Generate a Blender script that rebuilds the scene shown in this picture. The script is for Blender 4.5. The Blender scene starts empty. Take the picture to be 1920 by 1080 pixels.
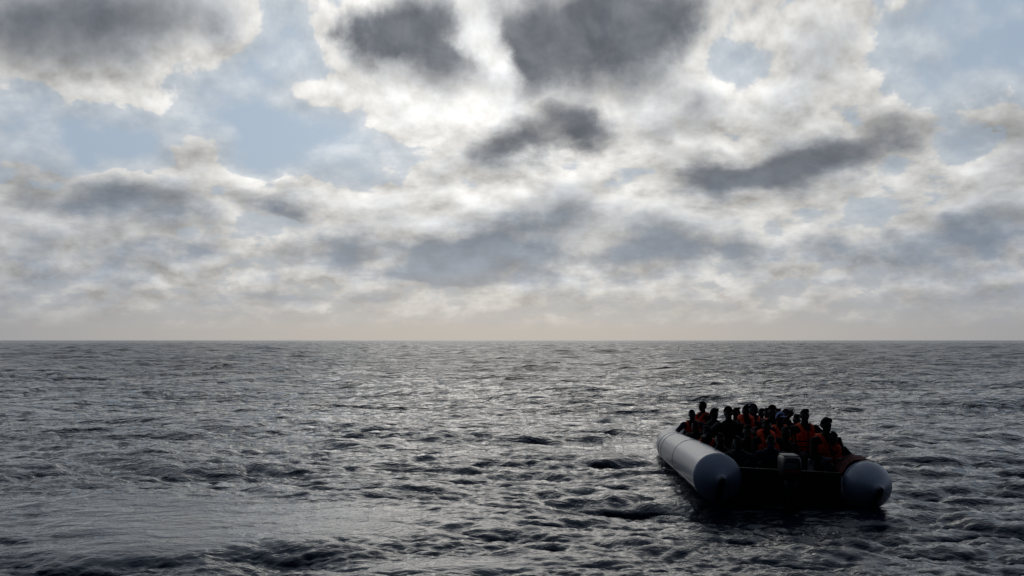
import bpy, bmesh, math, random
import numpy as np
from mathutils import Vector, Matrix, Quaternion

random.seed(7)
rng = np.random.default_rng(11)
S = bpy.context.scene
COL = S.collection
R = math.radians

# ------------------------------------------------------------------ camera
CAM_H, FPX, PITCH = 2.7, 1867.0, math.atan(98 / 1867.0)
cd = bpy.data.cameras.new("camera"); cam = bpy.data.objects.new("camera", cd); COL.objects.link(cam)
cam.location = (0, 0, CAM_H); cam.rotation_euler = (R(90) + PITCH, 0, 0)
cd.sensor_width = 36; cd.lens = 36 * FPX / 1920; cd.clip_start = .1; cd.clip_end = 60000
S.camera = cam

def ray(px, py):
    r, u = (px - 960) / FPX, (540 - py) / FPX
    return Vector((r, math.cos(PITCH) - u * math.sin(PITCH), math.sin(PITCH) + u * math.cos(PITCH)))
def at(px, py, d):
    v = ray(px, py); return Vector((0, 0, CAM_H)) + v * (d / v.y)
def azel(px, py):
    v = ray(px, py).normalized(); return math.atan2(v.x, v.y), math.asin(v.z)

# ------------------------------------------------------------------ exposure, sun
S.view_settings.view_transform = 'Standard'; S.view_settings.look = 'None'
S.view_settings.exposure = -2.0; S.view_settings.gamma = 1
SUN_AZ, SUN_EL = azel(945, 12)
SUN_DIR = Vector((math.sin(SUN_AZ) * math.cos(SUN_EL), math.cos(SUN_AZ) * math.cos(SUN_EL), math.sin(SUN_EL)))
sl = bpy.data.lights.new("sun", 'SUN'); sl.energy = 0.5; sl.angle = R(28); sl.color = (1, .93, .84)
so = bpy.data.objects.new("sun", sl); COL.objects.link(so)
so.rotation_euler = SUN_DIR.to_track_quat('Z', 'Y').to_euler()

# ------------------------------------------------------------------ node helper
class NT:
    def __init__(s, tree): s.t = tree; s.t.nodes.clear()
    def n(s, kind, props=None, **ins):
        nd = s.t.nodes.new(kind)
        for k, v in (props or {}).items(): setattr(nd, k, v)
        for k, v in ins.items():
            k = k.replace('_', ' ')
            if k.startswith('i') and k[1:].isdigit(): sock = nd.inputs[int(k[1:])]
            else: sock = nd.inputs[k]
            s.put(sock, v)
        return nd
    def put(s, sock, v):
        if isinstance(v, bpy.types.NodeSocket): s.t.links.new(v, sock)
        elif isinstance(v, bpy.types.Node): s.t.links.new(v.outputs[0], sock)
        else: sock.default_value = v
    def m(s, op, a, b=0.0, c=0.0, clamp=False):
        nd = s.n('ShaderNodeMath', {'operation': op, 'use_clamp': clamp})
        s.put(nd.inputs[0], a); s.put(nd.inputs[1], b)
        if len(nd.inputs) > 2: s.put(nd.inputs[2], c)
        return nd.outputs[0]
    def vm(s, op, a, b=None, scale=None):
        nd = s.n('ShaderNodeVectorMath', {'operation': op}); s.put(nd.inputs[0], a)
        if b is not None: s.put(nd.inputs[1], b)
        if scale is not None: s.put(nd.inputs['Scale'], scale)
        return nd.outputs['Value'] if op in ('DOT_PRODUCT', 'LENGTH') else nd.outputs[0]
    def mix(s, f, a, b):
        nd = s.n('ShaderNodeMix', {'data_type': 'RGBA'})
        s.put(nd.inputs[0], f); s.put(nd.inputs[6], a); s.put(nd.inputs[7], b); return nd.outputs[2]
    def ss(s, v, a, b, lo=0.0, hi=1.0):
        nd = s.n('ShaderNodeMapRange', {'interpolation_type': 'SMOOTHSTEP'})
        for i, x in enumerate((v, a, b, lo, hi)): s.put(nd.inputs[i], x)
        return nd.outputs[0]
    def noise(s, vec, scale, detail=5, rough=.55, dist=0, typ='FBM', out='Fac', dim='3D'):
        nd = s.n('ShaderNodeTexNoise', {'noise_type': typ, 'noise_dimensions': dim})
        s.put(nd.inputs['Vector'], vec); nd.inputs['Scale'].default_value = scale
        nd.inputs['Detail'].default_value = detail; nd.inputs['Roughness'].default_value = rough
        nd.inputs['Distortion'].default_value = dist
        return nd.outputs[out]
    def xyz(s, x, y, z=0.0):
        nd = s.n('ShaderNodeCombineXYZ'); s.put(nd.inputs[0], x); s.put(nd.inputs[1], y); s.put(nd.inputs[2], z)
        return nd.outputs[0]

def lin(r, g, b, k=1.0):
    f = lambda c: ((c / 255 + .055) / 1.055) ** 2.4 if c > 10 else c / 255 / 12.92
    return (f(r) * k, f(g) * k, f(b) * k, 1)

# ------------------------------------------------------------------ sky
SKY_K = .1
EXPO = 2 ** 2.0
def build_sky():
    w = bpy.data.worlds.new("World"); S.world = w; w.use_nodes = True
    t = NT(w.node_tree)
    D = t.n('ShaderNodeTexCoord').outputs['Generated']
    D = t.vm('NORMALIZE', D)
    sp = t.n('ShaderNodeSeparateXYZ', Vector=D); x, y, z = sp.outputs
    az = t.m('ARCTAN2', x, y); el = t.m('ARCSINE', z)
    hl = t.m('SQRT', t.m('MAXIMUM', t.m('SUBTRACT', 1.0, t.m('MULTIPLY', z, z)), .0001))
    sa = t.m('DIVIDE', x, hl); ca = t.m('DIVIDE', y, hl)
    aa = t.m('MULTIPLY', t.m('ABSOLUTE', az), 1.0)
    azm = t.m('SUBTRACT', az, t.m('MULTIPLY', t.m('MAXIMUM', t.m('SUBTRACT', aa, 1.571), 0.0), t.m('MULTIPLY', t.m('SIGN', az), 2.0)))
    def proj(zz, kx, off=0.0):
        k = t.m('DIVIDE', -.66, t.m('ADD', t.m('MAXIMUM', zz, 0.0), .2))
        return t.xyz(t.m('MULTIPLY_ADD', azm, kx, off), k)
    z2 = t.m('ADD', z, .014)
    P = proj(z, 2.6); PL = proj(z, 5.4, 3.0); P2 = proj(z2, 2.6); PL2 = proj(z2, 5.4, 3.0)
    low = t.ss(el, .20, .03, 0.0, 1.0)
    lw = t.ss(el, .15, .05)
    # ragged, billowing edges: the placed masses are looked up through a warped position
    def cen(v, a): return t.vm('MULTIPLY', t.vm('SUBTRACT', v, (.5, .5, .5)), a)
    w1 = cen(t.noise(P, 1.6, 5, .5, out='Color', dim='2D'), (.08, .05, 0))
    w2 = cen(t.noise(P, 6.5, 7, .6, out='Color', dim='2D'), (.06, .036, 0))
    fall = t.ss(el, .0, .16, .25, 1.0)
    wv = t.vm('SCALE', t.vm('ADD', w1, w2), scale=fall)
    AE = t.vm('ADD', t.xyz(az, el, 0.0), wv)
    def blobs(lst):
        acc = None
        for (px, py, rx, ry, rot, amp) in lst:
            a, e = azel(px, py)
            mp = t.n('ShaderNodeMapping', {'vector_type': 'TEXTURE'}, Vector=AE)
            mp.inputs['Location'].default_value = (a, e, 0)
            mp.inputs['Rotation'].default_value = (0, 0, R(rot))
            mp.inputs['Scale'].default_value = (rx / FPX, ry / FPX, 1)
            g = t.n('ShaderNodeTexGradient', {'gradient_type': 'SPHERICAL'}, Vector=mp.outputs[0]).outputs['Fac']
            acc = t.m('MULTIPLY', g, amp) if acc is None else t.m('MULTIPLY_ADD', g, amp, acc)
        return acc
    cover = blobs([
        (120, 40, 470, 190, 8, 1.5), (330, 30, 260, 150, 25, 1.0),
        (230, 255, 420, 80, 4, -1.3), (500, 140, 130, 190, -25, -1.0), (560, 20, 110, 90, -30, -.5),
        (760, 110, 330, 190, 10, 1.2), (560, 180, 130, 60, 10, .7), (1050, 120, 420, 260, 0, 1.3),
        (400, 275, 150, 55, 12, 1.15), (230, 335, 270, 95, 0, 1.2),
        (600, 275, 260, 70, 0, -1.4), (540, 350, 110, 75, 10, 1.2), (760, 350, 260, 75, 8, .8),
        (470, 440, 90, 60, 0, -.4),
        (1010, 430, 480, 130, 3, 1.3), (1250, 290, 200, 70, -20, -.35),
        (1500, 270, 380, 150, 12, 1.2), (1480, 150, 130, 50, 40, .5),
        (1790, 110, 240, 190, 0, -1.5), (1545, 70, 95, 130, -20, 1.0), (1665, 60, 80, 110, 10, .8),
        (1880, 255, 150, 110, 0, 1.3), (1860, 400, 220, 110, 5, 1.2), (1620, 385, 130, 40, 10, -.7),
        (1380, 400, 200, 80, 0, .6), (80, 300, 120, 60, 0, -.5), (60, 440, 260, 110, 0, .8),
        (350, 470, 300, 70, 0, .7)])
    thick = blobs([
        (60, 25, 400, 140, 8, 1.4), (300, 60, 180, 70, 20, .5),
        (790, 62, 170, 100, 20, 2.0), (690, 75, 85, 60, 10, 1.0), (845, 150, 90, 70, -10, .9), (905, 85, 60, 110, 25, -1.1),
        (1090, 75, 270, 180, 8, 2.1), (1250, 10, 200, 90, 10, 1.2), (970, 110, 110, 90, 0, .7),
        (980, 272, 190, 62, 8, 1.9), (1110, 250, 120, 60, -15, .9),
        (1370, 325, 160, 60, -8, 1.3), (1500, 300, 260, 75, 12, 1.4), (1640, 265, 150, 60, 0, .8),
        (1330, 190, 100, 60, 10, .7), (1250, 240, 120, 40, 0, .5),
        (960, 430, 240, 85, 25, 1.2), (840, 488, 340, 48, 0, 1.6), (1200, 455, 250, 80, -5, 1.0), (1290, 480, 260, 40, 0, .7),
        (200, 365, 200, 70, -8, 1.6), (60, 380, 120, 50, 0, .4), (380, 280, 110, 35, 10, .35),
        (515, 390, 100, 60, 0, 1.4), (640, 465, 95, 70, 50, .8),
        (1820, 435, 220, 60, 10, 1.5), (1890, 260, 110, 70, 0, .7), (1560, 90, 90, 80, 0, .4),
        (1560, 470, 300, 40, 3, .6), (330, 495, 340, 42, 0, .75), (70, 520, 200, 30, 0, .6),
        (860, 527, 330, 20, 0, .8), (520, 562, 520, 17, 0, .8), (1300, 520, 260, 22, 0, .5), (1750, 515, 280, 22, 0, .5)])
    def puff(q):
        v = t.n('ShaderNodeTexVoronoi', {'feature': 'SMOOTH_F1', 'normalize': True, 'voronoi_dimensions': '2D'}, Vector=q)
        v.inputs['Scale'].default_value = 7.5; v.inputs['Detail'].default_value = 3; v.inputs['Roughness'].default_value = .55
        v.inputs['Smoothness'].default_value = .35; v.inputs['Lacunarity'].default_value = 2.2
        return t.m('MULTIPLY_ADD', v.outputs['Distance'], -.55, .70)
    def two(a, b): return t.m('ADD', t.m('MULTIPLY', a, t.m('SUBTRACT', 1.0, lw)), t.m('MULTIPLY', b, lw))
    f1 = two(t.noise(P, 4.2, 6, .50, .1, dim='2D'), t.noise(PL, 3.6, 6, .50, .1, dim='2D'))
    f1b = two(t.noise(P2, 4.2, 6, .50, .1, dim='2D'), t.noise(PL2, 3.6, 6, .50, .1, dim='2D'))
    pf = two(puff(P), puff(PL)); pfb = two(puff(P2), puff(PL2))
    n1 = t.m('ADD', t.m('MULTIPLY', f1, .5), t.m('MULTIPLY', pf, .5))
    n1b = t.m('ADD', t.m('MULTIPLY', f1b, .5), t.m('MULTIPLY', pfb, .5))
    n2 = t.noise(t.vm('ADD', P, (7, 3, 1)), 1.1, 4, .5, dim='2D')
    n3 = t.noise(t.vm('ADD', P, (3, 9, 2)), 7.0, 8, .6, .2, dim='2D')
    n4 = t.noise(t.vm('ADD', PL, (1, 5, 0)), 3.4, 6, .55, .1, dim='2D')
    C = t.m('ADD', t.m('MULTIPLY', cover, .72), t.m('MULTIPLY', t.m('SUBTRACT', n1, .5), 5.2))
    C = t.m('ADD', C, t.m('MULTIPLY', t.m('SUBTRACT', n2, .5), 1.2))
    C = t.m('ADD', C, t.m('MULTIPLY_ADD', low, .30, .0))
    C = t.m('MULTIPLY_ADD', t.m('MAXIMUM', thick, 0.0), .45, C)
    alpha = t.ss(C, .06, .5)
    veil = t.m('MULTIPLY', t.ss(C, -1.0, .3), .45)
    alpha = t.m('MAXIMUM', alpha, veil)
    body = t.ss(C, .45, 1.7); rim = t.m('MULTIPLY', t.ss(C, .10, .35), t.ss(C, .85, .35))
    T = t.m('ADD', thick, t.m('MULTIPLY', t.m('SUBTRACT', n1, .5), 2.4))
    T = t.m('ADD', T, t.m('MULTIPLY', t.m('SUBTRACT', n3, .5), .45))
    T = t.m('ADD', T, t.m('MULTIPLY', t.m('SUBTRACT', n4, .42), t.m('MULTIPLY', low, 3.6)))
    T = t.m('ADD', T, t.m('MULTIPLY', t.ss(el, .34, .7), .8))
    dark = t.m('MULTIPLY', t.ss(T, .05, 1.7), t.m('MULTIPLY_ADD', n3, .3, .78), clamp=True)
    rel = t.m('SUBTRACT', n1, n1b)
    # angle from the sun
    cs = t.vm('DOT_PRODUCT', D, tuple(SUN_DIR))
    g1 = t.m('POWER', t.m('MAXIMUM', cs, 0.0), 110.0)
    g2 = t.m('POWER', t.m('MAXIMUM', cs, 0.0), 14.0)
    back = t.ss(cs, .1, .95, .042, 1.0)
    # clear air
    sk = t.n('ShaderNodeTexSky', {'sky_type': 'NISHITA', 'sun_disc': False, 'sun_elevation': SUN_EL,
        'sun_rotation': SUN_AZ, 'air_density': 1.0, 'dust_density': 1.2, 'ozone_density': 1.5}).outputs[0]
    K = EXPO / SKY_K
    clear = t.mix(.93, sk, lin(172, 190, 209, K))
    clear = t.vm('SCALE', clear, scale=t.m('MULTIPLY', back, t.m('MULTIPLY_ADD', g2, .20, .86)))
    white = t.mix(low, lin(208, 207, 204, K), lin(206, 206, 204, K))
    white = t.vm('SCALE', white, scale=t.m('MULTIPLY_ADD', g2, .38, .82))
    shade = t.mix(low, lin(92, 97, 106, K), lin(118, 138, 160, K))
    white = t.mix(t.m('MULTIPLY', body, .5), white, t.vm('MULTIPLY', white, (.62, .70, .82)))
    white = t.vm('SCALE', white, scale=t.m('MULTIPLY_ADD', rim, .03, 1.0))
    cl = t.mix(dark, white, shade)
    lightn = t.m('MULTIPLY_ADD', t.m('MULTIPLY', rel, t.m('SUBTRACT', 1.0, t.m('MULTIPLY', dark, .6))), 4.0, 1.0)
    cl = t.vm('SCALE', cl, scale=t.m('MULTIPLY', back, t.m('MAXIMUM', lightn, .5)))
    colr = t.mix(alpha, clear, cl)
    # sunlight through the thin cloud
    glow = t.m('MULTIPLY', t.m('MULTIPLY', t.m('MULTIPLY_ADD', alpha, .85, .15), t.m('MULTIPLY_ADD', g1, .30, t.m('MULTIPLY', g2, .07))), t.m('SUBTRACT', 1.0, t.m('MULTIPLY', dark, .97)))
    colr = t.vm('ADD', colr, t.vm('SCALE', (K, K * .97, K * .91), scale=glow))
    # damp air above the horizon
    hz = t.m('POWER', 2.718, t.m('MULTIPLY', t.m('MAXIMUM', el, 0.0), -19.0))
    hcol = t.mix(t.m('POWER', t.m('MAXIMUM', cs, 0.0), 9.0), lin(148, 150, 154, K), lin(216, 205, 190, K))
    hcol = t.vm('SCALE', hcol, scale=back)
    colr = t.mix(t.m('MULTIPLY', hz, 1.2, clamp=True), colr, hcol)
    colr = t.mix(t.ss(cs, .97, .15), colr, t.vm('MULTIPLY', colr, (.72, .95, 1.45)))
    bg = t.n('ShaderNodeBackground', Color=colr, Strength=SKY_K)
    out = t.n('ShaderNodeOutputWorld'); t.t.links.new(bg.outputs[0], out.inputs[0])
    w.cycles.sampling_method = 'MANUAL'; w.cycles.sample_map_resolution = 1024
build_sky()

# ------------------------------------------------------------------ materials
MATS = {}
def mat(name, col, rough=.8, spec=.3, bump=0, bscale=40, var=.15, sheen=0, metal=0, trans=0):
    if name in MATS: return MATS[name]
    m = bpy.data.materials.new(name); m.use_nodes = True; t = NT(m.node_tree)
    tc = t.n('ShaderNodeTexCoord').outputs['Object']
    nz = t.noise(tc, bscale * .25, 5, .6)
    c = t.mix(t.ss(nz, .3, .7), tuple(v * (1 - var) for v in col) + (1,), tuple(min(1, v * (1 + var)) for v in col) + (1,))
    p = t.n('ShaderNodeBsdfPrincipled', Base_Color=c, Roughness=rough, Metallic=metal)
    p.inputs['Specular IOR Level'].default_value = spec
    if bump:
        b = t.n('ShaderNodeBump', Height=t.noise(tc, bscale, 4, .6), Strength=bump); b.inputs['Distance'].default_value = .01
        t.t.links.new(b.outputs[0], p.inputs['Normal'])
    o = t.n('ShaderNodeOutputMaterial'); sh = p.outputs[0]
    if trans:
        tr = t.n('ShaderNodeBsdfTranslucent', Color=c)
        mx = t.n('ShaderNodeMixShader', Fac=trans); t.t.links.new(sh, mx.inputs[1]); t.t.links.new(tr.outputs[0], mx.inputs[2]); sh = mx.outputs[0]
    t.t.links.new(sh, o.inputs[0]); MATS[name] = m; return m

def water_material():
    m = bpy.data.materials.new("sea_water"); m.use_nodes = True; t = NT(m.node_tree)
    pos = t.n('ShaderNodeNewGeometry').outputs['Position']
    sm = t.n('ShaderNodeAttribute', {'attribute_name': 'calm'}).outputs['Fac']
    far = t.n('ShaderNodeAttribute', {'attribute_name': 'far'}).outputs['Fac']
    st = t.vm('MULTIPLY', pos, (1.0, 1.55, 1.0))
    rip = t.noise(st, 13.0, 3, .6, .4)
    mid = t.noise(st, 1.3, 4, .6, .4)
    h = t.m('MULTIPLY', rip, t.m('MULTIPLY_ADD', sm, -.008, .011))
    h = t.m('ADD', h, t.m('MULTIPLY', mid, t.m('MULTIPLY', far, .5)))
    big = t.noise(st, .22, 4, .6, .4)
    h = t.m('ADD', h, t.m('MULTIPLY', big, t.m('MULTIPLY', t.m('MULTIPLY', far, far), 3.0)))
    b = t.n('ShaderNodeBump', Height=h, Strength=1.0); b.inputs['Distance'].default_value = 1.0
    p = t.n('ShaderNodeBsdfPrincipled', IOR=1.333)
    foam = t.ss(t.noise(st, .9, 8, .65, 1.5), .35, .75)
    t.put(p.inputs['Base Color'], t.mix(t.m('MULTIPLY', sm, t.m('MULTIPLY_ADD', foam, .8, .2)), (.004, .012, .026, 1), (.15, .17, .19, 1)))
    t.put(p.inputs['Roughness'], t.m('MULTIPLY_ADD', t.m('POWER', far, 4.0), .15, .02))
    t.t.links.new(b.outputs[0], p.inputs['Normal'])
    o = t.n('ShaderNodeOutputMaterial'); t.t.links.new(p.outputs[0], o.inputs[0]); return m

# ------------------------------------------------------------------ mesh helpers
def link(name, me, m=None, parent=None, smooth=True):
    o = bpy.data.objects.new(name, me); COL.objects.link(o)
    if m is not None and not me.materials:
        me.materials.append(m)
    if smooth and len(me.polygons): me.polygons.foreach_set('use_smooth', np.ones(len(me.polygons), bool))
    if parent is not None: o.parent = parent
    return o
def pmesh(name, verts, faces):
    me = bpy.data.meshes.new(name); me.from_pydata([tuple(v) for v in verts], [], faces); me.update(); return me
def tag(o, label=None, cat=None, group=None, kind=None):
    for k, v in (('label', label), ('category', cat), ('group', group), ('kind', kind)):
        if v: o[k] = v
    return o
def empty(name, loc, rz=0):
    o = bpy.data.objects.new(name, None); COL.objects.link(o); o.location = loc; o.rotation_euler = (0, 0, rz)
    o.empty_display_size = .1; return o

class MB:
    """collects loft shapes"""
    def __init__(s): s.v = []; s.f = []
    def loft(s, rings, cap=True, closed=False):
        n = len(rings[0]); b = len(s.v)
        for r in rings: s.v += [Vector(p) for p in r]
        m = len(rings)
        for i in range(m if closed else m - 1):
            j = (i + 1) % m
            for k in range(n):
                l = (k + 1) % n
                s.f.append((b + i * n + k, b + i * n + l, b + j * n + l, b + j * n + k))
        if cap and not closed:
            s.f.append(tuple(b + k for k in range(n - 1, -1, -1)))
            s.f.append(tuple(b + (m - 1) * n + k for k in range(n)))
        return s
    def tube(s, pts, rad, n=12, flat=1.0, up=None, ends=True):
        """round tube through points with a radius at each; ends rounded"""
        pts = [Vector(p) for p in pts]
        rad = [rad] * len(pts) if not hasattr(rad, '__len__') else list(rad)
        if ends:
            d0 = (pts[0] - pts[1]).normalized(); d1 = (pts[-1] - pts[-2]).normalized()
            a = [(pts[0] + d0 * rad[0] * math.sin(R(q)), rad[0] * math.cos(R(q))) for q in (85, 60, 32)]
            z = [(pts[-1] + d1 * rad[-1] * math.sin(R(q)), rad[-1] * math.cos(R(q))) for q in (32, 60, 85)]
            P = [q[0] for q in a] + pts + [q[0] for q in z]; Q = [q[1] for q in a] + rad + [q[1] for q in z]
        else: P, Q = pts, rad
        rings = []; X = None
        for i, p in enumerate(P):
            d = (P[min(i + 1, len(P) - 1)] - P[max(i - 1, 0)]).normalized()
            if X is None:
                u = Vector(up) if up else (Vector((0, 0, 1)) if abs(d.z) < .9 else Vector((1, 0, 0)))
                X = u
            X = (X - d * X.dot(d)); X = X.normalized() if X.length > 1e-6 else d.orthogonal().normalized()
            Y = d.cross(X)
            rings.append([p + X * math.cos(2 * math.pi * k / n) * Q[i] * flat + Y * math.sin(2 * math.pi * k / n) * Q[i] for k in range(n)])
        return s.loft(rings)
    def ell(s, c, r, M=None, n=14, m=10, fn=None):
        c = Vector(c); M = M or Matrix.Identity(3); rings = []
        for i in range(m + 1):
            th = math.pi * (.012 + .976 * i / m)
            ring = []
            for k in range(n):
                ph = 2 * math.pi * k / n
                p = Vector((r[0] * math.sin(th) * math.cos(ph), r[1] * math.sin(th) * math.sin(ph), -r[2] * math.cos(th)))
                if fn: p = fn(p)
                ring.append(c + M @ p)
            rings.append(ring)
        return s.loft(rings)
    def box(s, c, h, M=None, bev=.0):
        c = Vector(c); M = M or Matrix.Identity(3); b = min(bev, min(h) * .45) if bev else min(h) * .12
        rings = []
        for z, ins in ((-h[2], b), (-h[2] + b, 0), (h[2] - b, 0), (h[2], b)):
            x, y = h[0] - ins, h[1] - ins; q = b
            pts = [(x - q, -y), (x, -y + q), (x, y - q), (x - q, y), (-x + q, y), (-x, y - q), (-x, -y + q), (-x + q, -y)]
            rings.append([c + M @ Vector((a, e, z)) for a, e in pts])
        return s.loft(rings)
    def mesh(s, name): return pmesh(name, s.v, s.f)
    def build(s, name, m, parent=None, smooth=True, loc=None):
        o = link(name, s.mesh(name), m, parent, smooth)
        if loc is not None: o.location = loc
        return o

# ------------------------------------------------------------------ sea
def ocean_tile(N, L, lo, hi, wdir, spread, slope, seed, choppy=.9):
    g = np.random.default_rng(seed)
    k1 = np.fft.fftfreq(N, 1 / N) * 2 * np.pi / L
    kx, ky = np.meshgrid(k1, k1, indexing='ij'); k = np.hypot(kx, ky); k[0, 0] = 1
    lam = 2 * np.pi / k
    cosw = (kx * wdir[0] + ky * wdir[1]) / k
    band = 1 / (1 + (lam / hi) ** 6) / (1 + (lo / lam) ** 8)
    amp = k ** -1.55 * np.sqrt(np.abs(cosw) ** spread * .94 + .06) * np.sqrt(band)
    amp[0, 0] = 0
    F = amp * (g.normal(size=(N, N)) + 1j * g.normal(size=(N, N)))
    h = np.fft.ifft2(F).real; sx = np.fft.ifft2(1j * kx * F).real; sy = np.fft.ifft2(1j * ky * F).real
    q = slope / math.sqrt((sx ** 2 + sy ** 2).mean())
    dx = np.fft.ifft2(-1j * kx / k * F).real * -choppy; dy = np.fft.ifft2(-1j * ky / k * F).real * -choppy
    return [a * q for a in (h, -dx, -dy)]
def sample(tile, L, x, y):
    N = tile[0].shape[0]; u = (x / L * N) % N; v = (y / L * N) % N
    i = np.floor(u).astype(int) % N; j = np.floor(v).astype(int) % N; fu = u - np.floor(u); fv = v - np.floor(v)
    i2 = (i + 1) % N; j2 = (j + 1) % N
    return [a[i, j] * (1 - fu) * (1 - fv) + a[i2, j] * fu * (1 - fv) + a[i, j2] * (1 - fu) * fv + a[i2, j2] * fu * fv for a in tile]

BOAT_STERN = Vector((4.55, 16.6, 0)); BOAT_YAW = R(-2.0)
def build_sea():
    fine = .0019
    front = np.arange(-R(33), R(33), fine)
    rest = np.linspace(R(33), R(327), 170)
    th = np.concatenate([front, rest[:-1]])
    r = [7.5]
    while r[-1] < 1000: r.append(r[-1] * (1 + float(np.interp(math.log(r[-1]), [math.log(15), math.log(60), math.log(600)], [.0031, .0066, .0095]))))
    r = np.concatenate([[.05, 1, 2, 3, 4, 5, 5.8, 6.5, 7.1], r, np.geomspace(1015, 30000, 60)])
    r = np.asarray(r); RR, TH = np.meshgrid(r, th, indexing='ij')
    x = RR * np.sin(TH); y = RR * np.cos(TH); sp = np.gradient(r)[:, None] + 0 * RR
    z = np.zeros_like(x); X = x.copy(); Y = y.copy()
    # calm slicks left by a passing hull
    def patch(px, py, rx, ry, rot=0):
        c = at(px, py, 10); v = c - Vector((0, 0, CAM_H)); k = CAM_H / -v.z; cx, cy = v.x * k, v.y * k
        a = R(rot); u = (x - cx) * math.cos(a) + (y - cy) * math.sin(a); w = -(x - cx) * math.sin(a) + (y - cy) * math.cos(a)
        return np.exp(-((u / rx) ** 2 + (w / ry) ** 2) ** 1.5)
    wob = .5 * np.sin(x * .9 + np.sin(y * .7)) + .4 * np.sin(x * 2.1 + y * 1.3) + .3 * np.sin(y * 2.7 - x * .6)
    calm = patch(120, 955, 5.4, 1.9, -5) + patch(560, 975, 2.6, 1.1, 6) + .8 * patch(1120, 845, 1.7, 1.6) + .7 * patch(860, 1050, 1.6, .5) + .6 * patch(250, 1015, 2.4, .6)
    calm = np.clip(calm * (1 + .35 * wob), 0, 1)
    for (N, L, lo, hi, wd, spd, slope, seed, c, damp) in (
            (512, 211.0, 3.0, 30.0, (.25, .96), 3, .07, 5, 1.1, .7),
            (1024, 71.0, .45, 2.3, (.12, 1.0), 5, .185, 6, 1.4, .93),
            (1024, 17.3, .09, .75, (-.1, .99), 3.5, .29, 9, .8, .94)):
        a = R(seed * 7 - 40) * .25
        xr = x * math.cos(a) - y * math.sin(a); yr = x * math.sin(a) + y * math.cos(a)
        t = ocean_tile(N, L, lo, hi, wd, spd, slope, seed, c)
        h, dx, dy = sample(t, L, xr, yr)
        vis = 1 / (1 + (sp / (lo * (1.8 if lo < .2 else 4.5))) ** 3)
        gust = 1 + (.25 * np.sin(x * .11 + 1.3 * np.sin(y * .05)) if lo < 2 else 0)
        k = vis * (1 - damp * calm) * gust * (1 + (1.5 / (1 + (110 / np.maximum(RR, .1)) ** 2) if lo > 2 else 0))
        z += h * k; X += (dx * math.cos(a) + dy * math.sin(a)) * k; Y += (-dx * math.sin(a) + dy * math.cos(a)) * k
    # the hull presses the water flat beneath it
    c, s = math.cos(-BOAT_YAW), math.sin(-BOAT_YAW)
    bx = (x - BOAT_STERN.x) * c - (y - BOAT_STERN.y) * s; by = (x - BOAT_STERN.x) * s + (y - BOAT_STERN.y) * c
    d = np.maximum(np.abs(bx) - 1.05, np.maximum(-by + .0, by - 8.6))
    ins = np.clip(-d / .25, 0, 1); z = z * (1 - ins) - .12 * ins
    nearb = np.clip(1 - np.maximum(d, 0) / 1.6, 0, 1); z *= (1 - .45 * nearb)
    nR, nT = x.shape
    co = np.stack([X, Y, z], -1).reshape(-1, 3)
    idx = np.arange(nR * nT).reshape(nR, nT); nx = np.roll(idx, -1, 1)
    f = np.stack([idx[:-1], nx[:-1], nx[1:], idx[1:]], -1).reshape(-1, 4)[:, ::-1]
    me = bpy.data.meshes.new("sea")
    me.vertices.add(len(co)); me.vertices.foreach_set('co', co.ravel())
    me.loops.add(f.size); me.loops.foreach_set('vertex_index', f.ravel().astype(np.int32))
    me.polygons.add(len(f)); me.polygons.foreach_set('loop_start', np.arange(0, f.size, 4, dtype=np.int32))
    me.update(calc_edges=True)
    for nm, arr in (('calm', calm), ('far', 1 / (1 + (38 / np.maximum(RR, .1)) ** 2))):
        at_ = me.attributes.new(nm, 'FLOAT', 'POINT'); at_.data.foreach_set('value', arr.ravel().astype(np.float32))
    o = link("sea", me, water_material()); tag(o, kind='structure'); o['label'] = "dark rippled open sea under the cloudy sky"
    return o
build_sea()
#BOAT_AND_PEOPLE
# ------------------------------------------------------------------ inflatable boat
PVC = mat("boat_rubber", (.19, .225, .285), rough=.33, spec=.65, bump=.15, bscale=30, var=.10)
PVC_DARK = mat("seam_rubber", (.20, .21, .23), rough=.5, spec=.4)
BLACK_RUBBER = mat("black_rubber", (.02, .02, .022), rough=.55, spec=.3, bump=.2)
PLY = mat("wet_plywood", (.022, .018, .015), rough=.6, bump=.4, bscale=25)
ROPE = mat("rope", (.25, .24, .22), rough=.9)
HULL_PATH = [(0, .40, .395), (1.5, .385, .39), (3, .35, .38), (4.5, .31, .365), (5.6, .28, .35)]
def hull_points():
    left = [Vector((-1.17, y, z)) for y, z, r in HULL_PATH]; rad = [r for _, _, r in HULL_PATH]
    bow = [(-1.13, 6.4, .27, .34), (-1.02, 7.1, .27, .335), (-.80, 7.75, .28, .33), (-.45, 8.25, .30, .33), (0, 8.45, .32, .33)]
    pts = left + [Vector(b[:3]) for b in bow] ; rad += [b[3] for b in bow]
    pts += [Vector((-p.x + .12 * max(0, 1 - p.y / 3.2), p.y, p.z)) for p in reversed(pts[:-1])]; rad += list(reversed(rad[:-1]))
    return pts, rad
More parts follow.
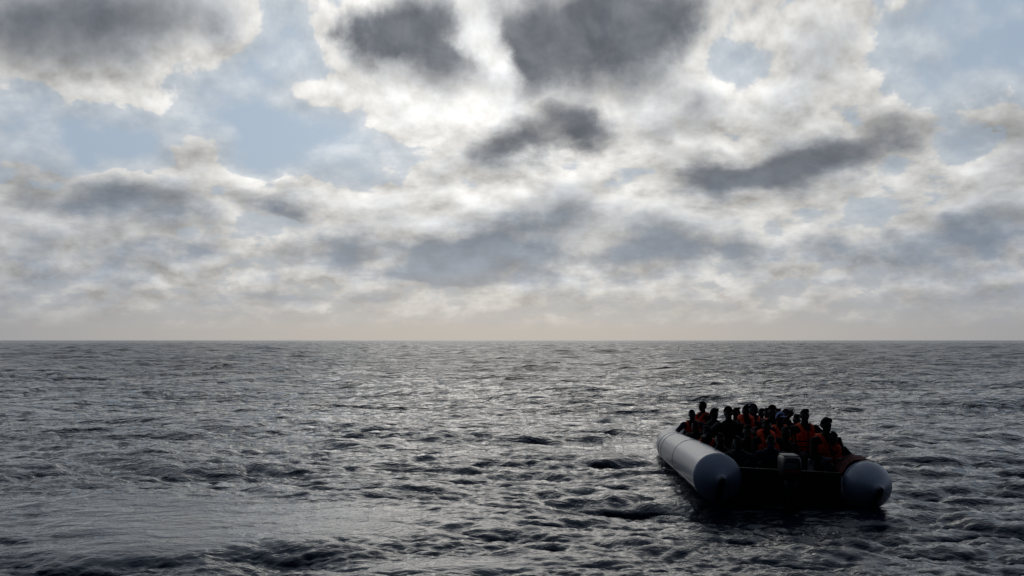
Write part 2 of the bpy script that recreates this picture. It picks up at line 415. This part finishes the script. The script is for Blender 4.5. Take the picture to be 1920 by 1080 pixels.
def hull_tube():
    pts, rad = hull_points()
    # resample finely
    P = []; Q = []
    for i in range(len(pts) - 1):
        p0, p1, p2, p3 = pts[max(i - 1, 0)], pts[i], pts[i + 1], pts[min(i + 2, len(pts) - 1)]
        n = max(3, int((p2 - p1).length / .045))
        for k in range(n):
            t = k / n
            P.append(.5 * ((2 * p1) + (p2 - p0) * t + (2 * p0 - 5 * p1 + 4 * p2 - p3) * t * t + (3 * p1 - p0 - 3 * p2 + p3) * t ** 3))
            Q.append(rad[i] * (1 - t) + rad[i + 1] * t)
    P.append(pts[-1]); Q.append(rad[-1])
    mb = MB(); rings = []; n = 40
    for i, p in enumerate(P):
        d = (P[min(i + 1, len(P) - 1)] - P[max(i - 1, 0)]).normalized()
        X = d.cross(Vector((0, 0, 1))).normalized(); Z = X.cross(d)
        ring = []
        for k in range(n):
            a = 2 * math.pi * k / n
            top = max(0, math.sin(a)) ** 2
            endd = min(p.y, 3.0)
            w = .0035 * math.sin(p.y * 34 + 2.5 * math.sin(a * 2 + p.x)) * top * math.exp(-endd / 1.1)
            w += .002 * math.sin(p.y * 13 + a * 3) * top
            for sy in (5.0, 5.55): w -= .007 * math.exp(-((p.y - sy) / .03) ** 2)
            r = Q[i] + w
            ring.append(p + X * math.cos(a) * r + Z * math.sin(a) * r)
        rings.append(ring)
    mb.loft(rings); return mb, P, Q
boat = empty("inflatable_boat", (BOAT_STERN.x, BOAT_STERN.y, .0), BOAT_YAW)
boat.rotation_euler = (0, R(2.8), BOAT_YAW); boat.location.z = -.025
tag(boat, "long grey rubber dinghy crowded with people on the open sea", "boat")
mb, HP, HQ = hull_tube(); mb.build("hull_tube", PVC, boat)
def ring_band(center, r, m, w=.02, t=.004, name="seam_band", axis=Vector((0, 1, 0))):
    mb = MB(); rings = []
    X = axis.cross(Vector((0, 0, 1))).normalized(); Z = X.cross(axis)
    for o, e in ((-w, -.003), (-w * .8, t), (w * .8, t), (w, -.003)):
        rings.append([center + axis * o + X * math.cos(2 * math.pi * k / 40) * (r + e) + Z * math.sin(2 * math.pi * k / 40) * (r + e) for k in range(40)])
    mb.loft(rings, cap=False); return mb.build(name, m, boat)
for side in (-1, 1):
    for yy, w in ((.03, .03), (2.9, .012), (5.0, .010), (5.55, .010)):
        j = min(range(len(HP)), key=lambda i: abs(HP[i].y - yy) + (9 if HP[i].x * side < 0 else 0))
        ring_band(Vector((HP[j].x, yy, HP[j].z)), HQ[j], PVC if yy > 1 else PVC_DARK if False else PVC, w, .005)
def end_cone(side):
    L = .44 if side < 0 else .62; c = Vector((-1.17 if side < 0 else 1.29, 0, .40)); mb = MB(); rings = []
    prof = ((0, 1), (.03, .992), (.08, .955), (.2, .865), (.35, .74), (.5, .605), (.65, .465), (.78, .34), (.9, .22), (.97, .165), (1, .15)) if side < 0 else ((0, 1), (.05, .99), (.12, .96), (.24, .89), (.36, .80), (.5, .675), (.64, .53), (.78, .38), (.9, .24), (.97, .17), (1, .15))
    for t, q in prof:
        rings.append([c + Vector((math.cos(2 * math.pi * k / 44) * .395 * q, -L * t, math.sin(2 * math.pi * k / 44) * .395 * q + .02 * t)) for k in range(44)])
    mb.loft(rings, cap=True); cone = mb.build("end_cone", PVC, boat)
    cap = MB().tube([c + Vector((0, -L + .03, .02)), c + Vector((0, -L - .035, .02))], [.066, .052], 16); cap.build("tip_cap", BLACK_RUBBER, cone)
    # black strip running from the tip down the cone's underside
    st = MB(); rings = []
    for t, q in reversed(prof[2:]):
        y = -L * t; zc = .40 + .02 * t; w = .055
        rings.append([Vector((c.x + dx, y - dn * .4, zc - .395 * q - dn)) for dx, dn in ((-w, -.01), (-w, .012), (w, .012), (w, -.01))])
    st.loft(rings); st.build("underside_strip", BLACK_RUBBER, cone)
for s_ in (-1, 1): end_cone(s_)
for side in (-1, 1):       # rubbing strip, low on the outside
    for yy0, yy1, nm in ((0.05, 5.7, "rubbing_strip"),):
        a = R(-28); pts = []
        for i in range(len(HP)):
            if HP[i].x * side > 0 and yy0 <= HP[i].y <= yy1:
                pts.append(HP[i] + Vector((side * math.cos(a) * HQ[i], 0, math.sin(a) * HQ[i])))
        pts = pts[::6]
        if len(pts) > 2: MB().tube(pts, .014, 8).build(nm, PVC_DARK, boat)
MB().box((0, .04, .29), (.86, .03, .29)).build("transom", PLY, boat, smooth=False)
for k in range(6):
    MB().box((0, .10 + .62 + k * 1.22, .085), (.80, .595, .02)).build("floor_board", PLY, boat, smooth=False)

# outboard engine hung on the transom
COWL = mat("engine_paint", (.012, .012, .014), rough=.45, spec=.35)
eng = empty("outboard_motor", boat.matrix_basis @ Vector((-.02, -.22, .0)), BOAT_YAW)
tag(eng, "black outboard motor with a pale label and red stripe between the boat's two tube ends", "engine")
mb = MB(); rings = []
for z, sx, sy, oy in ((.47, .12, .20, 0), (.50, .155, .25, 0), (.60, .165, .265, 0), (.74, .165, .265, -.005), (.81, .155, .25, .0), (.845, .135, .22, .01), (.86, .09, .16, .02)):
    rings.append([Vector((sx * math.copysign(abs(math.cos(a)) ** .45, math.cos(a)), oy - .02 + sy * math.copysign(abs(math.sin(a)) ** .6, math.sin(a)), z)) for a in [2 * math.pi * (k + .5) / 28 for k in range(28)]])
mb.loft(rings); cowl = mb.build("cowl", COWL, eng)
MB().box((-.03, -.289, .71), (.085, .004, .045)).build("label_panel", mat("pale_label", (.13, .15, .16), rough=.6), cowl, smooth=False)
for k in range(4):
    MB().box((-.085 + k * .036, -.295, .712), (.010, .003, .026)).build("letter", mat("label_ink", (.10, .12, .14), rough=.5), cowl, smooth=False)
MB().box((-.01, -.289, .625), (.12, .004, .022)).build("stripe", mat("red_stripe", (.35, .02, .012), rough=.5), cowl, smooth=False)
MB().box((0, .0, .845), (.12, .19, .018)).build("top_rim", mat("rim_glint", (.03, .03, .03), rough=.45), cowl, smooth=True)  # glossy top edge's reflection put into a lighter grey than the cowl
MB().loft([[Vector((x * w, y * q - .02, z)) for x, y in ((1, .6), (.6, 1), (-.6, 1), (-1, .6), (-1, -.6), (-.6, -1), (.6, -1), (1, -.6))] for z, w, q in ((.50, .10, .16), (.30, .075, .12), (.0, .06, .11), (-.35, .05, .12))]).build("shaft_housing", COWL, eng)
MB().box((0, .22, .50), (.10, .07, .14)).build("clamp_bracket", BLACK_RUBBER, eng)
MB().tube([(0, .2, .62), (.05, .45, .68), (.08, .75, .70)], [.022, .018, .024], 10).build("tiller_handle", BLACK_RUBBER, eng)

# dark red cloth over the inner side of the right tube
def cloth():
    mb = MB(); rings = []
    for i in range(26):
        y = .10 + i * .030; ring = []
        for k in range(22):
            a = R(66 + 95 * k / 21); r = .40 + .012 + .012 * math.sin(y * 23 + k * .5) + .006 * math.sin(k * 1.3 + y * 9)
            ring.append(Vector((1.26 + math.cos(a) * r, y + .03 * math.sin(k * .6), .40 + math.sin(a) * r)))
        inner = [p - (p - Vector((1.26, p.y, .40))).normalized() * .008 for p in reversed(ring)]
        rings.append(ring + inner)
    mb.loft(rings); o = link("cloth", mb.mesh("cloth"), mat("dark_red_cloth", (.10, .018, .014), rough=.95, bump=.5, bscale=60))
    o.matrix_world = boat.matrix_basis.copy(); o.location = boat.location; o.rotation_euler = boat.rotation_euler
    tag(o, "dark red cloth draped over the tube beside the right end cone", "cloth")
cloth()

# ------------------------------------------------------------------ people
SKIN = mat("dark_skin", (.028, .018, .013), rough=.5, spec=.35)
HAIR = mat("black_hair", (.008, .007, .007), rough=.9, bump=.6, bscale=120)
VEST = mat("orange_vest", (.95, .075, .012), rough=.75, bump=.25, bscale=35, var=.08, trans=.3)
STRAP = mat("black_strap", (.012, .012, .014), rough=.7)
REFL = mat("reflective_tape", (.55, .58, .66), rough=.4)
EYE = mat("eye_white", (.10, .09, .085), rough=.3)
TROU = mat("dark_trousers", (.012, .013, .017), rough=.9, bump=.3)
CLOTHS = {"black": (.010, .010, .011), "navy": (.010, .014, .035), "charcoal": (.02, .02, .022), "brown": (.022, .014, .010),
          "maroon": (.07, .010, .010), "blue": (.02, .05, .16), "grey": (.05, .052, .06)}
def cm(n): return mat(n + "_cloth", CLOTHS[n], rough=.92, bump=.35, bscale=45)
eye_mesh = MB().ell((0, 0, 0), (.011, .011, .011), n=8, m=6).mesh("eye"); eye_mesh.materials.append(EYE)
eye_mesh.polygons.foreach_set('use_smooth', np.ones(len(eye_mesh.polygons), bool))

def ik(a, b, l1, l2, pole):
    d = b - a; L = d.length
    if L > (l1 + l2) * .995: b = a + d * ((l1 + l2) * .995 / L); d = b - a; L = d.length
    if L < abs(l1 - l2) + .03: L = abs(l1 - l2) + .03
    x = (l1 * l1 - l2 * l2 + L * L) / (2 * L); h = math.sqrt(max(l1 * l1 - x * x, 0)); dn = d.normalized()
    p = pole - dn * pole.dot(dn); p = p.normalized() if p.length > 1e-4 else dn.orthogonal().normalized()
    return a + dn * x + p * h, b

def hand(mb, wrist, fdir, palm_n, side, spread=6, curl=28):
    f = fdir.normalized(); n = (palm_n - f * palm_n.dot(f)).normalized(); x = f.cross(n) * side    # x points to the thumb
    mb.loft([[wrist + f * t + x * math.cos(2 * math.pi * k / 10) * w + n * math.sin(2 * math.pi * k / 10) * th for k in range(10)]
             for t, w, th in ((-.02, .025, .019), (.01, .028, .017), (.045, .040, .016), (.08, .041, .014), (.095, .036, .010))])
    for i, (off, ln) in enumerate(((.030, .070), (.010, .078), (-.010, .072), (-.029, .056))):
        d = (f + x * math.tan(R(spread * (1.5 - i) * .8))).normalized(); p = wrist + f * .085 + x * off; pts = [p]
        for j, q in enumerate((.45, .30, .25)):
            a = R(curl * (.5 + j * .8)); dd = d * math.cos(a) + n * math.sin(a); p = p + dd * ln * q; pts.append(p)
        mb.tube(pts, [.0095, .009, .008, .007], 7)
    p = wrist + f * .025 + x * .025; d = (f * .75 + x * .75 + n * .25).normalized()
    mb.tube([p, p + d * .038, p + (d + f * .35).normalized() * .068], [.013, .011, .0085], 7)

def tors(h):   # half width, half depth of the torso at height h above the hip joints
    H = (-.08, .0, .12, .26, .38, .45, .50); X = (.185, .192, .175, .195, .212, .190, .11); Y = (.12, .135, .125, .138, .135, .105, .07)
    return np.interp(h, H, X), np.interp(h, H, Y)

def make_person(px, ptop, d, yaw=0, lean=8, side=0, s=1.0, top="black", hair="short", vest=None, arm=None, head=0, nod=0,
                label="", hands=None, look=None, tape=False, mask=None):
    top_w = at(px, ptop, d)
    yawr = R(yaw); Rz = Matrix.Rotation(yawr, 3, 'Z')
    Ml = Matrix.Rotation(R(side), 3, 'Y') @ Matrix.Rotation(R(lean), 3, 'X')
    u = Ml @ Vector((0, 0, 1))
    hm = Matrix.Rotation(R(side) * .4, 3, 'Y') @ Matrix.Rotation(R(head), 3, 'Z') @ Matrix.Rotation(R(lean * .35 + nod), 3, 'X')
    neck = u * .50; hc = neck + (u * .6 + hm @ Vector((0, -.12, 1))).normalized() * .150
    topl = hc + hm @ Vector((0, 0, .122))
    root = empty("person", top_w - Rz @ (topl * s), yawr); root.scale = (s, s, s)
    hipz = root.location.z; fl = (.13 - hipz) / s
    inv = (Rz.transposed())
    def tolocal(w): return (inv @ (w - root.location)) / s
    mb = MB(); regs = []
    rings = []
    for h in (-.10, -.06, 0, .06, .12, .19, .26, .33, .38, .42, .46, .49, .515):
        a, b = tors(h); c = u * h if h > 0 else Vector((0, 0, h))
        rings.append([c + Ml @ Vector((math.cos(2 * math.pi * k / 24) * a, math.sin(2 * math.pi * k / 24) * b * (1.0 if h < .45 else 1.0), 0)) for k in range(24)])
    mb.loft(rings); regs.append((Vector((0, 0, -.05)), u * .46, .14, 'shirt'))
    mb.tube([u * .46, neck + (hc - neck) * .55], [.068, .060], 14); regs.append((neck + u * .02, neck + (hc - neck) * .6, .055, 'skin'))
    regs.append((hc, hc + hm @ Vector((0, 0, .05)), .10, 'skin'))
    def hf(p):
        z = p.z / .122; y = p.y; x = p.x
        if z < -.1: x *= 1 + .30 * (z + .1); 
        if z < -.2 and y > 0: y *= 1 + .5 * (z + .2)
        if y < 0: y *= .93
        return Vector((x, y + .004, p.z))
    mb.ell(hc, (.077, .098, .122), hm, 20, 14, hf)
    mb.ell(hc + hm @ Vector((0, -.075, -.088)), (.026, .020, .018), hm, 10, 7)          # chin
    mb.tube([hc + hm @ Vector((0, -.092, .012)), hc + hm @ Vector((0, -.108, -.028))], [.009, .017], 8)   # nose
    mb.tube([hc + hm @ Vector((-.032, -.082, .026)), hc + hm @ Vector((.032, -.082, .026))], .010, 8)      # brow
    mb.tube([hc + hm @ Vector((-.020, -.088, -.058)), hc + hm @ Vector((.020, -.088, -.058))], .009, 8)    # lips
    for e in (-1, 1): mb.ell(hc + hm @ Vector((e * .080, .012, -.008)), (.010, .020, .032), hm, 8, 7)      # ears
    hd = MB(); arm = arm or {}; hands = hands or {}
    for e, key in ((-1, 'l'), (1, 'r')):
        sh = u * .425 + Ml @ Vector((e * .20, 0, 0))
        tg = arm.get(key, 'lap')
        if tg == 'lap': tl = Vector((e * .10, -.30, .06))
        elif tg == 'down': tl = Vector((e * .24, -.05, -.10))
        elif isinstance(tg, tuple) and len(tg) == 3 and tg[0] > 100: tl = tolocal(at(*tg))
        else: tl = Vector(tg)
        pole = Vector((e * .8, .35, -.7)) if tl.z < .5 else Vector((e * 1.0, .1, -.6))
        el_, wr = ik(sh, tl, .29, .255, pole)
        mb.tube([sh - u * .01 - Ml @ Vector((e * .03, 0, 0)), sh, el_], [.074, .074, .056], 14)
        mb.tube([el_, wr], [.054, .034], 12)
        regs.append((sh, el_, .055, 'shirt')); lng = not arm.get('bare')
        regs.append((el_, wr, .04, 'shirt' if lng else 'skin'))
        fd = (wr - el_).normalized(); mode = hands.get(key, 'rest')
        if mode == 'wave': hand(hd, wr, Vector((0, 0, 1)), Vector((0, -1, 0)), -e, 12, 3)
        elif mode == 'flat': hand(hd, wr, Vector((fd.x, fd.y, -.12)), Vector((0, 0, -1)), e * (1), 8, 12)
        else: hand(hd, wr, fd, Vector((0, .3, -1)), e, 4, 34)
    for e in (-1, 1):
        hip = Vector((e * .095, 0, -.02)); h = -fl
        f = .16 if h > .62 else (.30 if h > .4 else .44)
        kn, ft = ik(hip, Vector((e * .13, -f, fl + .07)), .43, .42, Vector((e * .25, -1, .55)))
        mb.tube([hip, kn], [.088, .058], 14); mb.tube([kn, ft], [.056, .040], 12)
        mb.tube([ft + Vector((0, .03, -.03)), ft + Vector((0, -.15, -.04))], [.040, .032], 10)
        regs.append((hip, kn, .08, 'trousers')); regs.append((kn, ft, .05, 'trousers')); regs.append((ft, ft + Vector((0, -.15, -.04)), .04, 'shoe'))
    me = mb.mesh("body"); tmp = bpy.data.objects.new("tmp", me); COL.objects.link(tmp)
    md = tmp.modifiers.new("r", 'REMESH'); md.mode = 'VOXEL'; md.voxel_size = .0115
    sm = tmp.modifiers.new("s", 'SMOOTH'); sm.iterations = 2; sm.factor = .4
    dg = bpy.context.evaluated_depsgraph_get(); ev = tmp.evaluated_get(dg); m2 = bpy.data.meshes.new_from_object(ev)
    bpy.data.objects.remove(tmp); bpy.data.meshes.remove(me)
    nf = len(m2.polygons); cs = np.empty(nf * 3, np.float32); m2.polygons.foreach_get('center', cs); cs = cs.reshape(-1, 3)
    best = np.full(nf, 9.0); idx = np.zeros(nf, np.int32); slot = {'skin': 0, 'shirt': 1, 'trousers': 2, 'shoe': 3}
    for a, b, r, nm in regs:
        a = np.array(a); b = np.array(b); ab = b - a; t = np.clip(((cs - a) @ ab) / (ab @ ab), 0, 1)
        dd = np.linalg.norm(cs - (a + t[:, None] * ab), axis=1) - r; w = dd < best; best[w] = dd[w]; idx[w] = slot[nm]
    m2.materials.clear()
    for q in (SKIN, cm(top), TROU, BLACK_RUBBER): m2.materials.append(q)
    bm = bmesh.new(); bm.from_mesh(m2)
    for f, i in zip(bm.faces, idx): f.material_index = int(i); f.smooth = True
    hm_ = hd.mesh("hands"); n0 = len(bm.faces); bm.from_mesh(hm_); bm.faces.ensure_lookup_table()
    for f in bm.faces[n0:]: f.material_index = 0; f.smooth = True
    bm.to_mesh(m2); bm.free(); m2.name = "body"
    body = link("body", m2, None, root)
    for e in (-1, 1):
        o = bpy.data.objects.new("eye", eye_mesh); COL.objects.link(o); o.parent = root; o.location = hc + hm @ Vector((e * .031, -.082, .004))
    # hair and headgear
    def shell(r, cut, name, m, lump=0, back=0):
        b_ = MB()
        def fn(p):
            if p.z < cut - p.y * .9: 
                p = Vector((p.x * .9, p.y * .9, max(p.z, cut - p.y * .9)))
            q = 1 + lump * math.sin(p.x * 90) * math.sin(p.z * 80 + p.y * 70)
            return p * q
        b_.ell(hc + hm @ Vector((0, .006, 0)), r, hm, 22, 16, fn); return b_.build(name, m, root)
    if hair == "short": shell((.083, .104, .129), .045, "hair", HAIR, .012)
    elif hair == "afro": shell((.100, .118, .142), .030, "hair", HAIR, .03)
    elif hair == "bald": pass
    elif hair == "hood":
        b_ = MB()
        b_.ell(hc + hm @ Vector((0, .022, .004)), (.104, .112, .142), hm, 22, 16, lambda p: Vector((p.x, max(p.y, -.055), p.z)) if p.y < 0 else p)
        b_.build("hood", cm(top), root)
        MB().tube([neck + u * .0 + Vector((-.07, 0, 0)), neck + Vector((0, .05, .02)), neck + Vector((.07, 0, 0))], .05, 10).build("hood_collar", cm(top), root)
    elif hair == "beanie" or hair.startswith("cap"):
        colr = cm("blue") if hair == "capblue" else (mat("pale_blue_cap", (.26, .36, .58), rough=.9) if hair == "cappale" else cm("black") if hair == "cap" else cm("maroon"))
        o = shell((.087, .108, .133), .035, "cap" if hair.startswith("cap") else "beanie", colr)
        if hair.startswith("cap"):
            MB().ell(hc + hm @ Vector((0, -.125, .052)), (.065, .075, .010), hm, 16, 6).build("brim", colr, o)
    if mask:
        MB().ell(hc + hm @ Vector((0, -.085, -.055)), (.050, .030, .045), hm, 12, 8).build("face_mask", cm("blue"), root)
    # life jacket
    if vest:
        def pt(th, h, off):
            a, b = tors(h); return u * h + Ml @ Vector((math.sin(th) * (a + off), -math.cos(th) * (b + off), 0))
        first = None; jk = None
        def panel(t0, t1, h0, h1, thick, name, slope=0):
            b_ = MB(); N, M_ = 9, 9; o_ = []; i_ = []
            for i in range(M_):
                row = []; rin = []
                for j in range(N):
                    a = i / (M_ - 1); q = j / (N - 1); th = R(t0 + (t1 - t0) * q); hh = h0 + (h1 - slope * q - h0) * a
                    pf = (1 - abs(2 * a - 1) ** 5) * (1 - abs(2 * q - 1) ** 5)
                    row.append(pt(th, hh, .022 + thick * pf)); rin.append(pt(th, hh, .010))
                o_.append(row + list(reversed(rin)))
            b_.loft(o_); return b_.build(name, VEST, jk)
        jk = empty("life_jacket", (0, 0, 0)); jk.parent = root
        panel(4, 62, .04, .40, .045, "front_panel", .06); panel(-4, -62, .04, .40, .045, "front_panel", .06)
        panel(128, 232, .06, .44, .035, "back_panel")
        for e in (-1, 1):
            MB().tube([u * .38 + Ml @ Vector((e * .09, -.145, 0)), u * .455 + Ml @ Vector((e * .105, -.085, 0)), u * .49 + Ml @ Vector((e * .11, .0, 0)), u * .46 + Ml @ Vector((e * .10, .09, 0))], [.036, .036, .036, .036], 12).build("shoulder_pad", VEST, jk)
        if vest == "collar":
            cpts = [u * .47 + Ml @ Vector((.125 * math.sin(R(a)), -.125 * math.cos(R(a)) * .8 + .02, .035 * (1 - math.cos(R(a))))) for a in range(50, 311, 26)]
            MB().tube(cpts, .048, 12).build("collar", VEST, jk)
        for hh in (.12, .22):
            pts = [pt(R(a), hh, .068) for a in range(-58, 59, 9)]
            MB().tube(pts, .014, 6, flat=1.0).build("strap", STRAP, jk)
        MB().box(pt(0, .22, .085), (.022, .010, .016), Ml).build("buckle", STRAP, jk)
        if tape:
            for e in (-1, 1):
                pts = [pt(R(e * a), .34, .072) for a in range(12, 50, 6)]
                MB().tube(pts, .012, 6).build("reflective_strip", REFL, jk)
    tag(root, label, "person", "people crowded into the rubber boat")
    return root

#PEOPLE_LIST
P_ = make_person
P_(1297, 768, 23.0, yaw=-12, lean=14, side=-4, s=.97, top="navy", vest="std", arm={'l': (1266, 814, 22.7)}, hands={'l': 'flat'},
   label="leftmost person, in an orange life jacket, leaning one hand on the grey tube")
P_(1317, 753, 24.3, yaw=-62, lean=4, s=1.0, top="black", hair="cap", vest="std",
   label="person in a peaked cap turned left, highest head at the boat's left")
P_(1340, 766, 21.8, yaw=22, lean=6, s=1.0, top="charcoal", hair="afro", vest=None, label="round-haired person without life jacket just right of the one in the peaked cap", arm={'bare': True})
P_(1365, 763, 19.6, yaw=-15, lean=8, side=-4, s=1.04, top="black", hair="afro", arm={'l': (1303, 831, 18.9)}, hands={'l': 'flat'},
   label="person in black stretching a long straight arm down to the top of the left tube")
P_(1381, 764, 21.2, yaw=30, lean=4, s=1.0, top="black", label="dark-clothed person with head directly behind the one with the outstretched arm")
P_(1399, 760, 20.2, yaw=5, lean=2, s=1.0, top="black", hair="short", vest="collar", tape=True, label="person in a life jacket with a pale reflective strip across the chest")
P_(1412, 758, 21.3, yaw=-10, lean=2, s=1.0, top="navy", hair="hood", vest="std", label="person in a pointed dark blue hood and orange life jacket mid-boat")
P_(1428, 766, 23.2, yaw=15, lean=6, s=.95, top="black", label="small dark head visible between the blue hood and the dark red headgear")
P_(1438, 765, 22.4, yaw=-15, lean=6, s=.97, top="maroon", hair="beanie", vest="std", label="person wearing a dark red knitted hat near the middle of the crowd")
P_(1448, 760, 20.3, yaw=-8, lean=2, s=1.03, top="black", hair="afro", vest="std", label="tall person in black with head left of the pale blue cap")
P_(1458, 766, 21.8, yaw=25, lean=4, s=.96, top="black", label="small dark head touching the tall one just left of the pale blue cap")
P_(1463, 773, 19.3, yaw=14, lean=8, s=.96, top="black", hair="cappale", vest="std", label="person wearing a pale blue cap")
P_(1474, 768, 22.0, yaw=-10, lean=6, s=.98, top="maroon", hair="hood", label="person under a dark red hood left of the raised hand")
P_(1494, 777, 20.4, yaw=-5, lean=8, s=.97, top="maroon", arm={'l': (1484, 778, 20.3)}, hands={'l': 'wave'}, label="person holding up one open hand with fingers spread")
P_(1509, 767, 18.5, yaw=8, lean=3, s=1.03, top="black", hair="short", vest="std", arm={'r': (.30, -.02, .08), 'l': (-.27, -.10, .05)}, label="upright person facing us with a complete bright orange life jacket and crossed straps")
P_(1550, 784, 17.35, yaw=12, lean=8, s=1.05, top="black", hair="afro", vest="std", label="large-headed person highest at the right end of the boat in an orange life jacket")
P_(1564, 811, 17.2, yaw=0, lean=16, s=.98, top="charcoal", hair="short", vest="std", tape=True, nod=22, arm={'r': (.25, -.12, .05)}, label="bowed person in front at the right, beside the draped dark red cloth")
P_(1438, 787, 17.9, yaw=8, lean=6, s=1.0, top="black", hair="short", vest="collar", label="person in a thick orange collar directly behind the one with the blue face mask")
P_(1445, 817, 17.25, yaw=-12, lean=16, s=.95, top="navy", hair="short", mask=True, nod=12, label="low person with a blue face mask beside the outboard motor")
P_(1303, 789, 20.8, yaw=-35, lean=24, s=.98, top="black", hair="short", vest=None, arm={'l': (1285, 827, 20.5)}, hands={'l': 'flat'}, label="crouching person in black on the left with a hand low on the grey tube")
P_(1324, 800, 19.4, yaw=-25, lean=22, s=1.0, top="black", hair="hood", vest="std", arm={'l': (1320, 838, 19.0)}, hands={'l': 'flat'}, label="hunched hooded person in black below the outstretched arm")
P_(1349, 812, 18.0, yaw=-20, lean=16, s=1.02, top="black", hair="short", vest=None, arm={'l': (1345, 850, 17.8)}, hands={'l': 'flat'}, label="stooping person in black with one hand near the left end cone's rim")
P_(1382, 818, 17.5, yaw=-30, lean=18, s=.98, top="charcoal", hair="short", label="low person in charcoal tucked just inside the left end cone")
P_(1402, 797, 18.1, yaw=-5, lean=12, s=1.02, top="brown", hair="short", vest=None, label="person in a dark top below the reflective strip, left of the thick orange collar")
P_(1420, 800, 18.9, yaw=12, lean=10, s=.98, top="grey", hair="short", label="person in a greyish shirt half hidden left of the thick orange collar")
P_(1474, 800, 18.0, yaw=20, lean=12, s=1.0, top="black", hair="short", vest=None, label="person in black behind the outboard motor, left of the complete orange life jacket")
